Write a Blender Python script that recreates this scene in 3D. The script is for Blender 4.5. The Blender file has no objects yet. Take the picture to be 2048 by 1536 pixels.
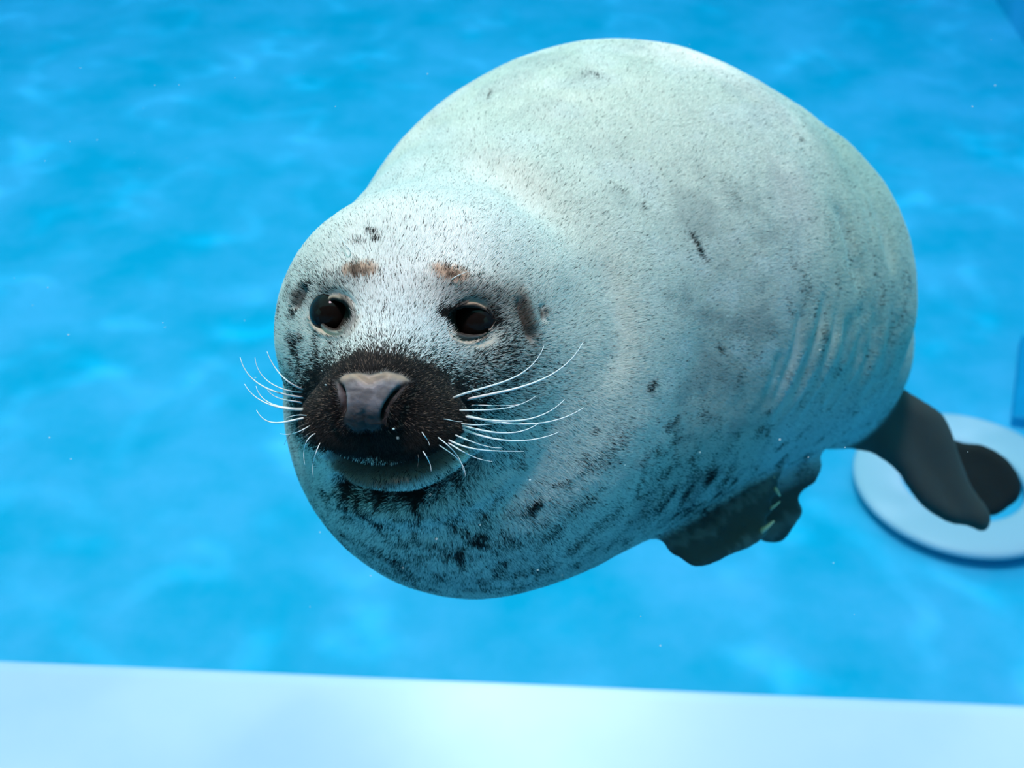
import bpy, math, random
import numpy as np
from mathutils import Vector, Matrix

random.seed(7)
RNG = np.random.default_rng(7)
scn = bpy.context.scene
PI = math.pi

# ------------------------------------------------------------------ camera
FPX = 2600.0                       # focal length in pixels of a 2048 wide frame
CAM = np.array([0.0, 0.0, 2.6])    # the floor of the pool is z = 0
PITCH, YAW, ROLL = math.radians(37.0), math.radians(-3.2), math.radians(0.0)
fwd = np.array([math.sin(YAW) * math.cos(PITCH), math.cos(YAW) * math.cos(PITCH), -math.sin(PITCH)])
rgt = np.array([math.cos(YAW), -math.sin(YAW), 0.0])
upv = np.cross(rgt, fwd)
rgt, upv = (rgt * math.cos(ROLL) + upv * math.sin(ROLL)), (upv * math.cos(ROLL) - rgt * math.sin(ROLL))
RW = np.stack([rgt, upv, fwd], 1)  # columns: right, up, forward


def to_world(c):
    """points given as right / up / ahead of the viewer, to world"""
    return np.asarray(c) @ RW.T + CAM


def ray_pt(px, py, d):
    return np.array([(px - 1024.0) / FPX * d, (768.0 - py) / FPX * d, d])


cd = bpy.data.cameras.new('camera')
cam = bpy.data.objects.new('camera', cd)
scn.collection.objects.link(cam)
cd.sensor_width = 36.0
cd.lens = 36.0 * FPX / 2048.0
m = Matrix(((rgt[0], upv[0], -fwd[0], CAM[0]), (rgt[1], upv[1], -fwd[1], CAM[1]), (rgt[2], upv[2], -fwd[2], CAM[2]), (0, 0, 0, 1)))
cam.matrix_world = m
cd.clip_start = 0.02
cd.dof.use_dof = True
cd.dof.focus_distance = 1.03
cd.dof.aperture_fstop = 7.0
scn.camera = cam

# ------------------------------------------------------------------ light
world = bpy.data.worlds.new('sky')
scn.world = world
world.use_nodes = True
wn = world.node_tree.nodes
wn['Background'].inputs['Color'].default_value = (0.42, 0.96, 0.92, 1)
wn['Background'].inputs['Strength'].default_value = 1.42

scn.view_settings.view_transform = 'Standard'
scn.view_settings.look = 'None'
scn.view_settings.exposure = 0.0
scn.view_settings.gamma = 1.0
scn.view_settings.use_curve_mapping = False
scn.cycles.max_bounces = 7
scn.cycles.diffuse_bounces = 4
scn.cycles.glossy_bounces = 2
scn.cycles.transparent_max_bounces = 12
scn.cycles.volume_bounces = 0
scn.cycles.caustics_reflective = False
scn.cycles.caustics_refractive = False


def nd(nt, t, **kw):
    n = nt.nodes.new(t)
    for k, v in kw.items():
        setattr(n, k, v)
    return n


# sunlight from above the pool: a soft part scattered by the water, and the part the moving surface gathers into bright ripples
SUN_POS = np.array([-0.7, 1.0, 10.5])
SUN_AIM = np.array([0.3, 3.0, 0.0])
SUN_TINT = (1.66, 0.91, 0.93, 1)


def sun_lamp(name, energy, size):
    ld = bpy.data.lights.new(name, 'SPOT')
    ld.energy = energy
    ld.spot_size = math.radians(62)
    ld.spot_blend = 0.3
    ld.shadow_soft_size = size
    ld.use_nodes = True
    ld.node_tree.nodes['Emission'].inputs['Color'].default_value = SUN_TINT
    o = bpy.data.objects.new(name, ld)
    scn.collection.objects.link(o)
    o.location = SUN_POS
    o.rotation_euler = Vector(SUN_AIM - SUN_POS).to_track_quat('-Z', 'Y').to_euler()
    return ld.node_tree


sun_lamp('soft_sun', 2300.0, 0.75)
nt = sun_lamp('sun_ripples', 3000.0, 0.035)
tc = nd(nt, 'ShaderNodeTexCoord')
mp = nd(nt, 'ShaderNodeMapping')
mp.inputs['Scale'].default_value = (30, 34, 30)
mp.inputs['Rotation'].default_value = (0, 0, 0.5)
mp.inputs['Location'].default_value = (3.3, 1.7, 0.4)
n1 = nd(nt, 'ShaderNodeTexNoise')
n1.inputs['Scale'].default_value = 0.9
n1.inputs['Detail'].default_value = 1.5
n1.inputs['Distortion'].default_value = 0.6
n2 = nd(nt, 'ShaderNodeTexNoise')
n2.inputs['Scale'].default_value = 1.3
n2.inputs['Detail'].default_value = 2
sb = nd(nt, 'ShaderNodeMath', operation='SUBTRACT')
sb.inputs[1].default_value = 0.5
ab = nd(nt, 'ShaderNodeMath', operation='ABSOLUTE')
cr = nd(nt, 'ShaderNodeValToRGB')
cr.color_ramp.elements[0].position = 0.0
cr.color_ramp.elements[0].color = (1, 1, 1, 1)
cr.color_ramp.elements[1].position = 0.075
cr.color_ramp.elements[1].color = (0.02, 0.02, 0.02, 1)
e = cr.color_ramp.elements.new(0.022)
e.color = (0.22, 0.22, 0.22, 1)
c2 = nd(nt, 'ShaderNodeValToRGB')
c2.color_ramp.elements[0].position = 0.42
c2.color_ramp.elements[0].color = (0.06, 0.06, 0.06, 1)
c2.color_ramp.elements[1].position = 0.62
m1 = nd(nt, 'ShaderNodeMixRGB', blend_type='MULTIPLY')
m1.inputs[0].default_value = 1.0
m2 = nd(nt, 'ShaderNodeMixRGB', blend_type='MULTIPLY')
m2.inputs[0].default_value = 1.0
m2.inputs[2].default_value = SUN_TINT
nt.links.new(tc.outputs['Normal'], mp.inputs['Vector'])
nt.links.new(mp.outputs[0], n1.inputs['Vector'])
nt.links.new(mp.outputs[0], n2.inputs['Vector'])
nt.links.new(n1.outputs['Fac'], sb.inputs[0])
nt.links.new(sb.outputs[0], ab.inputs[0])
nt.links.new(ab.outputs[0], cr.inputs[0])
nt.links.new(n2.outputs['Fac'], c2.inputs[0])
nt.links.new(cr.outputs[0], m1.inputs[1])
nt.links.new(c2.outputs[0], m1.inputs[2])
nt.links.new(m1.outputs[0], m2.inputs[1])
nt.links.new(m2.outputs[0], nt.nodes['Emission'].inputs['Color'])


# ------------------------------------------------------------------ helpers
def tag(o, label=None, cat=None, group=None, kind=None):
    for k, v in (('label', label), ('category', cat), ('group', group), ('kind', kind)):
        if v:
            o[k] = v
    return o


def mat(name, color=(0.8, 0.8, 0.8), rough=0.6, spec=0.5):
    mt = bpy.data.materials.new(name)
    mt.use_nodes = True
    b = mt.node_tree.nodes['Principled BSDF']
    b.inputs['Base Color'].default_value = (*color, 1)
    b.inputs['Roughness'].default_value = rough
    b.inputs['Specular IOR Level'].default_value = spec
    return mt, mt.node_tree, b


def mesh_obj(name, v, f, mt=None, parent=None, smooth=True):
    me = bpy.data.meshes.new(name)
    v = np.asarray(v, dtype=np.float32)
    if isinstance(f, np.ndarray):
        k = f.shape[1]
        me.vertices.add(len(v))
        me.vertices.foreach_set('co', v.ravel())
        me.loops.add(f.size)
        me.loops.foreach_set('vertex_index', f.astype(np.int32).ravel())
        me.polygons.add(len(f))
        me.polygons.foreach_set('loop_start', (np.arange(len(f)) * k).astype(np.int32))
        me.update(calc_edges=True)
    else:
        me.from_pydata([tuple(map(float, p)) for p in v], [], f)
        me.update()
    if smooth:
        me.polygons.foreach_set('use_smooth', np.ones(len(me.polygons), dtype=bool))
    if mt:
        me.materials.append(mt)
    o = bpy.data.objects.new(name, me)
    scn.collection.objects.link(o)
    if parent is not None:
        o.parent = parent
        o.matrix_parent_inverse = Matrix.Translation(-parent.location)
    return o


def box(name, lo, hi, mt, bevel=0.0):
    x0, y0, z0 = lo
    x1, y1, z1 = hi
    v = [(x0, y0, z0), (x1, y0, z0), (x1, y1, z0), (x0, y1, z0), (x0, y0, z1), (x1, y0, z1), (x1, y1, z1), (x0, y1, z1)]
    f = [(3, 2, 1, 0), (4, 5, 6, 7), (0, 1, 5, 4), (1, 2, 6, 5), (2, 3, 7, 6), (3, 0, 4, 7)]
    o = mesh_obj(name, v, f, mt, smooth=False)
    if bevel:
        b = o.modifiers.new('bevel', 'BEVEL')
        b.width = bevel
        b.segments = 4
    return o


def sm(a, b, x):
    t = np.clip((x - a) / (b - a), 0, 1)
    return t * t * (3 - 2 * t)


_tab = RNG.random((64, 64, 64)).astype(np.float32)


def vnoise(p, scale, seed=0):
    """smooth value noise in 0..1 of points p (n x 3)"""
    q = p * scale + seed * 17.31 + 100.0
    i = np.floor(q).astype(int)
    f = q - i
    f = f * f * (3 - 2 * f)
    r = 0
    for dx in (0, 1):
        for dy in (0, 1):
            for dz in (0, 1):
                w = (f[:, 0] if dx else 1 - f[:, 0]) * (f[:, 1] if dy else 1 - f[:, 1]) * (f[:, 2] if dz else 1 - f[:, 2])
                r = r + w * _tab[(i[:, 0] + dx) % 64, (i[:, 1] + dy) % 64, (i[:, 2] + dz) % 64]
    return r


def fbm(p, scale, seed=0, octv=3):
    r, a, t = 0, 1.0, 0
    for k in range(octv):
        r = r + a * vnoise(p, scale * 2 ** k, seed + k)
        t += a
        a *= 0.55
    return r / t


# ------------------------------------------------------------------ the pool
def paint_mat(name, c1, c2, scale, bump=0.1):
    mt, nt, b = mat(name, c1, 0.75, 0.2)
    tc = nd(nt, 'ShaderNodeTexCoord')
    n1 = nd(nt, 'ShaderNodeTexNoise')
    n1.inputs['Scale'].default_value = scale
    n1.inputs['Detail'].default_value = 5
    n1.inputs['Roughness'].default_value = 0.55
    r = nd(nt, 'ShaderNodeValToRGB')
    r.color_ramp.elements[0].position = 0.36
    r.color_ramp.elements[0].color = (*c1, 1)
    r.color_ramp.elements[1].position = 0.66
    r.color_ramp.elements[1].color = (*c2, 1)
    bp = nd(nt, 'ShaderNodeBump')
    bp.inputs['Strength'].default_value = bump
    bp.inputs['Distance'].default_value = 0.02
    nt.links.new(tc.outputs['Object'], n1.inputs['Vector'])
    nt.links.new(n1.outputs['Fac'], r.inputs[0])
    nt.links.new(r.outputs[0], b.inputs['Base Color'])
    nt.links.new(n1.outputs['Fac'], bp.inputs['Height'])
    nt.links.new(bp.outputs[0], b.inputs['Normal'])
    return mt


M_FLOOR = paint_mat('blue_pool_paint', (0.002, 0.46, 0.66), (0.15, 0.54, 0.80), 2.2)
M_BOUNCE = paint_mat('bounce_aqua_paint', (0.30, 0.72, 0.74), (0.38, 0.78, 0.78), 1.2)  # for unseen walls, made pale aqua to bounce teal fill onto the seal
M_SILL = paint_mat('pale_blue_sill_paint', (0.33, 0.54, 0.74), (0.38, 0.58, 0.76), 9.0, 0.05)

WATER_TOP = 3.5
SILL_Z = 2.14
FRONT_Y = 0.10      # water side of the glass
SILL_Y = 0.392       # front edge of the sill over the pool

def floor_mesh():
    nx, ny = 60, 70
    xs, ys = np.linspace(-4, 4.5, nx), np.linspace(SILL_Y, 9.0, ny)
    X, Y = np.meshgrid(xs, ys, indexing='ij')
    P = np.stack([X.ravel(), Y.ravel(), np.zeros(X.size)], 1)
    P[:, 2] = (fbm(P, 1.3, 5) - 0.5) * 0.05
    idx = np.arange(nx * ny).reshape(nx, ny)
    F = np.stack([idx[:-1, :-1].ravel(), idx[1:, :-1].ravel(), idx[1:, 1:].ravel(), idx[:-1, 1:].ravel()], 1)
    return P, F


v, f = floor_mesh()
tag(mesh_obj('floor', v, f, M_FLOOR), 'blue painted pool floor with soft mottled light', kind='structure')
tag(box('wall_left', (-3.7, SILL_Y, -0.1), (-3.5, 9.0, 4.4), M_BOUNCE), kind='structure')


def floor_hit(px, py, z=0.0):
    d = RW @ np.array([(px - 1024) / FPX, (768 - py) / FPX, 1.0])
    t = (z - CAM[2]) / d[2]
    return CAM + d * t


tag(box('wall_right', (2.25, SILL_Y, -0.1), (2.45, 9.0, 4.4), M_FLOOR), 'blue pool wall rising at the far right corner', kind='structure')
tag(box('wall_back', (-4.2, 9.0, -0.1), (4.7, 9.2, 4.4), M_BOUNCE), kind='structure')
# the front wall carries the viewing window; its top under the window is the pale sill
tag(box('wall_front', (-4.2, -0.25, -0.1), (4.7, SILL_Y, SILL_Z), M_SILL, 0.012), 'pale blue ledge below the viewing window', kind='structure')
M_HALL, _, _ = mat('dark_hall_plaster', (0.03, 0.035, 0.04), 0.9)
tag(box('wall_hall', (-4.2, -2.2, -0.1), (4.7, -2.0, 4.4), M_HALL), kind='structure')
tag(box('ceiling', (-4.2, -2.2, 4.4), (4.7, 0.02, 4.5), M_HALL), kind='structure')

# viewing window
mt = bpy.data.materials.new('clear_acrylic')
mt.use_nodes = True
nt = mt.node_tree
nt.nodes.clear()
tr = nd(nt, 'ShaderNodeBsdfTransparent')
tr.inputs[0].default_value = (0.97, 0.99, 1, 1)
mo = nd(nt, 'ShaderNodeOutputMaterial')
nt.links.new(tr.outputs[0], mo.inputs[0])
tag(box('window_1', (-4.2, 0.05, SILL_Z), (4.7, FRONT_Y - 0.002, 4.4), mt), 'clear acrylic viewing window', kind='structure')

# water: it swallows red with distance
mt = bpy.data.materials.new('sea_water')
mt.use_nodes = True
nt = mt.node_tree
nt.nodes.clear()
va = nd(nt, 'ShaderNodeVolumeAbsorption')
va.inputs['Color'].default_value = (0.0, 0.80, 0.93, 1)
va.inputs['Density'].default_value = 0.17
mo = nd(nt, 'ShaderNodeOutputMaterial')
nt.links.new(va.outputs[0], mo.inputs['Volume'])
prof_w = [(SILL_Y + 0.003, -0.05), (8.995, -0.05), (8.995, WATER_TOP), (FRONT_Y, WATER_TOP), (FRONT_Y, SILL_Z + 0.003), (SILL_Y + 0.003, SILL_Z + 0.003)]
vs = [(x, y, z) for x in (-3.495, 2.245) for y, z in prof_w]
fs = [tuple(range(6))[::-1], tuple(range(6, 12))] + [(i, (i + 1) % 6, 6 + (i + 1) % 6, 6 + i) for i in range(6)]
tag(mesh_obj('water', vs, fs, mt, smooth=False), 'clear blue pool water', kind='stuff')

# ------------------------------------------------------------------ the seal: signed distance of the body
def sph_r(d, rpx):
    k = rpx / FPX
    return d * k / math.sqrt(1 + k * k)


def smin(a, b, k):
    h = np.clip(0.5 + 0.5 * (b - a) / k, 0, 1)
    return b + (a - b) * h - k * h * (1 - h)


def d_sph(P, px, py, d, rpx):
    c = ray_pt(px, py, d)
    return np.sqrt((P[0] - c[0]) ** 2 + (P[1] - c[1]) ** 2 + (P[2] - c[2]) ** 2) - sph_r(d, rpx)


def d_cone(P, a, ra, b, rb):
    a, b = np.asarray(a), np.asarray(b)
    ab = b - a
    t = ((P[0] - a[0]) * ab[0] + (P[1] - a[1]) * ab[1] + (P[2] - a[2]) * ab[2]) / ab.dot(ab)
    t = np.clip(t, 0, 1)
    t = t * t * (3 - 2 * t) * 0.4 + t * 0.6
    return np.sqrt(sum((P[i] - a[i] - ab[i] * t) ** 2 for i in range(3))) - (ra + (rb - ra) * t)


def d_ell(P, c, r):
    q = [(P[i] - c[i]) / r[i] for i in range(3)]
    k0 = np.sqrt(q[0] ** 2 + q[1] ** 2 + q[2] ** 2)
    k1 = np.sqrt(sum((q[i] / r[i]) ** 2 for i in range(3))) + 1e-9
    return k0 * (k0 - 1) / k1


def d_poly(x, y, pts):
    """2-D signed distance to a closed polygon, pixels"""
    pts = np.asarray(pts, float)
    n = len(pts)
    best = np.full(x.shape, 1e18)
    s = np.ones(x.shape)
    for i in range(n):
        j = (i - 1) % n
        ex, ey = pts[j] - pts[i]
        wx, wy = x - pts[i, 0], y - pts[i, 1]
        t = np.clip((wx * ex + wy * ey) / (ex * ex + ey * ey), 0, 1)
        best = np.minimum(best, (wx - ex * t) ** 2 + (wy - ey * t) ** 2)
        c1, c2, c3 = y >= pts[i, 1], y < pts[j, 1], ex * wy > ey * wx
        flip = (c1 & c2 & c3) | (~c1 & ~c2 & ~c3)
        s = np.where(flip, -s, s)
    return s * np.sqrt(best)


# paddles: outline, depth at its middle, slopes (m per px), half thickness, rib direction (px) and pitch
FLIPPERS = {
    'fore_near': dict(pts=[(1345, 985), (1320, 1062), (1337, 1100), (1362, 1125), (1395, 1134), (1432, 1125), (1472, 1103), (1512, 1084), (1538, 1060), (1530, 1040), (1552, 1022), (1545, 1002), (1560, 985), (1553, 962), (1560, 945), (1535, 918), (1450, 915), (1380, 920)],
                      mid=(1440, 1030), d=1.50, ax=0.00040, ay=-0.00045, T=0.014),
    'fore_far': dict(pts=[(1480, 920), (1560, 905), (1632, 893), (1644, 925), (1640, 965), (1608, 982), (1597, 1000), (1603, 1022), (1590, 1045), (1578, 1078), (1556, 1090), (1520, 1078), (1490, 1040)],
                     mid=(1570, 990), d=1.66, ax=0.0002, ay=0.0, T=0.012),
    'hind_near': dict(pts=[(1640, 850), (1720, 730), (1800, 782), (1850, 806), (1890, 828), (1903, 870), (1922, 925), (1945, 985), (1985, 1028), (1970, 1066), (1932, 1052), (1890, 1040), (1840, 1012), (1812, 975), (1796, 945), (1760, 915), (1720, 896), (1670, 888)],
                      mid=(1840, 920), d=2.02, ax=0.0006, ay=0.0001, T=0.024),
    'hind_far': dict(pts=[(1780, 830), (1870, 860), (1920, 884), (1965, 890), (2008, 915), (2036, 950), (2043, 982), (2026, 1012), (1990, 1032), (1930, 1030), (1850, 940)],
                     mid=(1950, 950), d=2.26, ax=0.0004, ay=0.0, T=0.016),
}


def d_flip(P, fl):
    d = np.maximum(P[2], 0.3)
    px = P[0] / d * FPX + 1024
    py = 768 - P[1] / d * FPX
    pts = np.asarray(fl['pts'], float)
    T = fl['T']
    res = np.full(px.shape, 0.5)
    msk = (px > pts[:, 0].min() - 60) & (px < pts[:, 0].max() + 60) & (py > pts[:, 1].min() - 60) & (py < pts[:, 1].max() + 60)
    if not msk.any():
        return res
    x, y, dd = px[msk], py[msk], d[msk]
    s = d_poly(x, y, pts) * dd / FPX
    dc = fl['d'] + (x - fl['mid'][0]) * fl['ax'] + (y - fl['mid'][1]) * fl['ay']
    q0, q1 = s + T, np.abs(dd - dc)
    res[msk] = np.sqrt(np.maximum(q0, 0) ** 2 + q1 ** 2) - T + np.where(q0 < 0, 0, 0)
    return res


HEAD = ray_pt(842, 650, 1.165)


for _fl in FLIPPERS.values():       # round the outlines
    _p = np.asarray(_fl['pts'], float)
    for _ in range(2):
        _p = np.stack([_p * 0.75 + np.roll(_p, -1, 0) * 0.25, _p * 0.25 + np.roll(_p, -1, 0) * 0.75], 1).reshape(-1, 2)
    _fl['pts'] = _p


def body_sdf(P, flippers=True):
    torso = d_sph(P, 1225, 566, 1.58, 481)
    torso = smin(torso, d_sph(P, 1368, 562, 1.67, 388), 0.06)
    torso = smin(torso, d_sph(P, 1475, 592, 1.74, 345), 0.07)
    torso = smin(torso, d_sph(P, 1605, 685, 1.93, 214), 0.07)
    neck = smin(d_sph(P, 950, 818, 1.31, 378), d_sph(P, 1010, 650, 1.33, 384), 0.06)
    neck = smin(neck, d_sph(P, 1112, 778, 1.42, 338), 0.03)
    neck = smin(neck, d_sph(P, 1036, 802, 1.365, 362), 0.02)
    neck = smin(neck, d_sph(P, 1075, 592, 1.43, 386), 0.03)
    r = smin(torso, neck, 0.10)
    r = smin(r, d_sph(P, 846, 668, 1.165, 292), 0.05)                 # cranium and cheeks
    face = d_cone(P, ray_pt(815, 655, 1.12), 0.098, ray_pt(768, 792, 1.015), 0.050)
    face = smin(face, d_ell(P, ray_pt(688, 844, 1.005), (0.034, 0.031, 0.036)), 0.016)
    face = smin(face, d_ell(P, ray_pt(848, 844, 1.005), (0.035, 0.031, 0.038)), 0.016)
    face = smin(face, d_ell(P, ray_pt(742, 797, 0.985), (0.034, 0.026, 0.030)), 0.018)
    r = smin(r, face, 0.03)
    r = smin(r, d_ell(P, ray_pt(793, 918, 1.030), (0.053, 0.022, 0.044)), 0.010)   # lower jaw
    r = smin(r, d_sph(P, 1735, 822, 2.05, 72), 0.05)                  # tail root
    if flippers:
        for fl, k in (('fore_near', 0.02), ('fore_far', 0.012), ('hind_near', 0.03), ('hind_far', 0.005)):
            r = smin(r, d_flip(P, FLIPPERS[fl]), k)
    return r


def axis(parts):
    out = []
    for a, b, st in parts:
        out.append(np.arange(a, b, st))
    out = np.concatenate(out)
    return out


AX = axis([(490, 560, 6), (560, 1120, 3.2), (1120, 2070, 9.5)])
AY = axis([(50, 500, 10), (500, 1030, 3.2), (1030, 1240, 7)])
AZ = axis([(0.90, 1.14, 0.0035), (1.14, 2.36, 0.0095)])


def surface_nets():
    nx, ny, nz = len(AX), len(AY), len(AZ)
    F = np.empty((nx, ny, nz), dtype=np.float32)
    gx, gy = np.meshgrid(AX, AY, indexing='ij')
    for k, d in enumerate(AZ):
        P = [((gx - 1024) / FPX * d).astype(np.float32), ((768 - gy) / FPX * d).astype(np.float32), np.full(gx.shape, d, np.float32)]
        F[:, :, k] = body_sdf(P)
    S = F < 0
    C = np.zeros((nx - 1, ny - 1, nz - 1), dtype=np.int8)
    for a in (0, 1):
        for b in (0, 1):
            for c in (0, 1):
                C += S[a:nx - 1 + a, b:ny - 1 + b, c:nz - 1 + c]
    act = (C > 0) & (C < 8)
    ci = np.argwhere(act)
    vid = -np.ones(act.shape, dtype=np.int32)
    vid[act] = np.arange(len(ci))
    acc = np.zeros((len(ci), 3))
    cnt = np.zeros(len(ci))
    cor = [(a, b, c) for a in (0, 1) for b in (0, 1) for c in (0, 1)]
    for p in cor:
        for ax in range(3):
            if p[ax]:
                continue
            q = list(p)
            q[ax] = 1
            fa = F[ci[:, 0] + p[0], ci[:, 1] + p[1], ci[:, 2] + p[2]]
            fb = F[ci[:, 0] + q[0], ci[:, 1] + q[1], ci[:, 2] + q[2]]
            x = (fa < 0) != (fb < 0)
            t = fa[x] / (fa[x] - fb[x])
            pos = np.tile(np.array(p, float), (x.sum(), 1))
            pos[:, ax] += t
            acc[x] += pos
            cnt[x] += 1
    pos = acc / cnt[:, None] + ci
    gc = [np.interp(pos[:, i], np.arange(len(a)), a) for i, a in enumerate((AX, AY, AZ))]
    V = np.stack([(gc[0] - 1024) / FPX * gc[2], (768 - gc[1]) / FPX * gc[2], gc[2]], 1)
    quads = []
    for ax in range(3):
        sl0 = [slice(1, -1)] * 3
        sl1 = [slice(1, -1)] * 3
        sl0[ax] = slice(0, -1)
        sl1[ax] = slice(1, None)
        A, B = S[tuple(sl0)], S[tuple(sl1)]
        for sgn in (0, 1):
            e = np.argwhere((A & ~B) if sgn == 0 else (~A & B))
            off = [1, 1, 1]
            off[ax] = 0
            e = e + np.array(off)
            u, w = (ax + 1) % 3, (ax + 2) % 3
            du, dw = np.zeros(3, int), np.zeros(3, int)
            du[u] = 1
            dw[w] = 1
            c = [e - du - dw, e - dw, e, e - du]
            q = np.stack([vid[k[:, 0], k[:, 1], k[:, 2]] for k in c], 1)
            if sgn:
                q = q[:, ::-1]
            quads.append(q)
    Q = np.concatenate(quads)
    return V, Q[:, ::-1]


def grad(V, fn=body_sdf, e=0.0015):
    g = np.zeros_like(V)
    for i in range(3):
        d = np.zeros(3)
        d[i] = e
        a = (V + d).T
        b = (V - d).T
        g[:, i] = fn([a[0], a[1], a[2]]) - fn([b[0], b[1], b[2]])
    n = np.linalg.norm(g, axis=1, keepdims=True)
    return g / (n + 1e-12), n[:, 0] / (2 * e)


V, Q = surface_nets()


def laplace(V, Q, w=0.5, mask=None):
    acc = np.zeros_like(V)
    cnt = np.zeros(len(V))
    for i in range(4):
        a, b = Q[:, i], Q[:, (i + 1) % 4]
        for s, t in ((a, b), (b, a)):
            for k in range(3):
                acc[:, k] += np.bincount(s, V[t, k], len(V))
            cnt += np.bincount(s, minlength=len(V))
    L = acc / np.maximum(cnt, 1)[:, None]
    ww = w if mask is None else w * mask[:, None]
    return V + (L - V) * ww


for it in range(4):
    V = laplace(V, Q, 0.5)
    for _ in range(2):
        n, g = grad(V)
        d = body_sdf([V[:, 0], V[:, 1], V[:, 2]])
        V = V - n * (np.clip(d / np.maximum(g, 0.4), -0.008, 0.008) * 0.9)[:, None]
N0, _ = grad(V)

# ------------------------------------------------------------------ face relief, folds, colours
PX = V[:, 0] / V[:, 2] * FPX + 1024
PY = 768 - V[:, 1] / V[:, 2] * FPX
DD = V[:, 2]
V0 = V.copy()


def pline(pts, x=None, y=None):
    """distance in px to an open polyline and the position along it 0..1"""
    x = PX if x is None else x
    y = PY if y is None else y
    pts = np.asarray(pts, float)
    seg = np.linalg.norm(np.diff(pts, axis=0), axis=1)
    cum = np.concatenate([[0], np.cumsum(seg)])
    best = np.full(len(x), 1e9)
    tt = np.zeros(len(x))
    for i in range(len(pts) - 1):
        ex, ey = pts[i + 1] - pts[i]
        wx, wy = x - pts[i, 0], y - pts[i, 1]
        t = np.clip((wx * ex + wy * ey) / (ex * ex + ey * ey), 0, 1)
        d = np.hypot(wx - ex * t, wy - ey * t)
        b = d < best
        best[b] = d[b]
        tt[b] = (cum[i] + t[b] * seg[i]) / cum[-1]
    return best, tt


def spl(pts, n=6):
    """Catmull-Rom through points"""
    p = np.asarray(pts, float)
    p = np.vstack([2 * p[0] - p[1], p, 2 * p[-1] - p[-2]])
    out = []
    for i in range(1, len(p) - 2):
        for k in range(n):
            t = k / n
            out.append(0.5 * ((2 * p[i]) + (-p[i - 1] + p[i + 1]) * t + (2 * p[i - 1] - 5 * p[i] + 4 * p[i + 1] - p[i + 2]) * t * t + (-p[i - 1] + 3 * p[i] - 3 * p[i + 1] + p[i + 2]) * t ** 3))
    out.append(p[-2])
    return np.array(out)


def gs(d, s):
    return np.exp(-(d / s) ** 2)


def ends(t, a=0.12):
    return sm(0, a, t) * sm(0, a, 1 - t)


def blob(cx, cy, rx, ry, ang=0.0):
    c, s = math.cos(math.radians(ang)), math.sin(math.radians(ang))
    x, y = PX - cx, PY - cy
    return np.hypot((x * c + y * s) / rx, (-x * s + y * c) / ry)


facem = sm(1.27, 1.20, DD) * (N0[:, 2] < 0.25)
frontm = (N0[:, 2] < 0.3).astype(float)
h = np.zeros(len(V))

# eyes
def almond(side):
    """<1 inside the opening of the lids"""
    if side == 'l':
        return blob(665, 627, 30, 27, -20)
    c, s = math.cos(math.radians(10)), math.sin(math.radians(10))
    x, y = PX - 946, PY - 640
    u, w = (x * c + y * s) / 46.0, (-x * s + y * c)
    half = np.where(w < 0, 26.0, 27.0) * np.sqrt(np.clip(1 - np.abs(u) ** 2.1, 1e-4, 1))
    return np.where(np.abs(u) < 1, np.abs(w) / half, 2.0 + np.abs(u))


EL, ER = almond('l'), almond('r')
h -= 0.006 * gs(blob(655, 628, 62, 58), 1) * facem
h -= 0.007 * gs(blob(950, 642, 80, 62, 10), 1) * facem
h += 0.0045 * gs(blob(700, 560, 60, 34, -15), 1) * facem + 0.005 * gs(blob(925, 568, 80, 34, 15), 1) * facem      # brows
h += 0.0018 * (gs(blob(722, 547, 30, 17, -5), 1) + gs(blob(893, 554, 32, 18, 12), 1)) * facem
for E_, ly in ((EL, 626), (ER, 642)):
    h += 0.0014 * gs(E_ - 1.2, 0.13) * facem
    h -= 0.0022 * gs(E_ - 1.5, 0.11) * facem * sm(ly - 8, ly + 12, PY)
    h += 0.0016 * gs(E_ - 1.72, 0.12) * facem * sm(ly - 4, ly + 16, PY)
    h -= 0.0016 * gs(E_ - 1.55, 0.12) * facem * sm(ly - 6, ly - 24, PY)
eye_in = np.maximum(sm(1.10, 0.90, EL), sm(1.10, 0.92, ER)) * facem

# bridge of the nose and muzzle
h -= 0.004 * gs(blob(640, 730, 50, 60, 20), 1) * facem
h -= 0.003 * gs(blob(925, 745, 45, 60, -30), 1) * facem

# nostrils
NL = spl([(678, 762), (685, 778), (689, 803), (689, 836)])
NR = spl([(809, 769), (793, 783), (777, 803), (767, 823), (764, 850)])
nl, tl = pline(NL)
nr, tr_ = pline(NR)
h -= 0.0075 * gs(nl, 4.6) * facem * ends(tl, 0.3)
h -= 0.0085 * gs(nr, 4.8) * facem * ends(tr_, 0.25)
cl, _ = pline(spl([(660, 762), (668, 800), (672, 840), (690, 862)]))
h += 0.0022 * gs(cl, 9) * facem
cl, _ = pline(spl([(822, 776), (806, 800), (793, 825), (790, 850)]))
h += 0.0022 * gs(cl, 10) * facem
pad_d = d_poly(PX, PY, [(672, 764), (690, 750), (715, 747), (742, 752), (772, 745), (803, 752), (818, 764), (800, 785), (778, 810), (768, 845), (745, 858), (710, 858), (690, 842), (682, 800)])
pad = sm(6, -6, pad_d) * facem
h += 0.0025 * sm(14, -6, pad_d) * facem
gr, tg = pline(spl([(728, 826), (730, 850), (740, 880), (755, 925)]))
h -= 0.0022 * gs(gr, 7) * facem                                                    # philtrum
h += (fbm(V0 * np.array([1, 2.2, 1]), 220, 41, 2) - 0.5) * 0.0016 * pad
gr, tg = pline(spl([(712, 752), (740, 768), (770, 757)]))
h -= 0.0012 * gs(gr, 5) * facem

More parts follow.
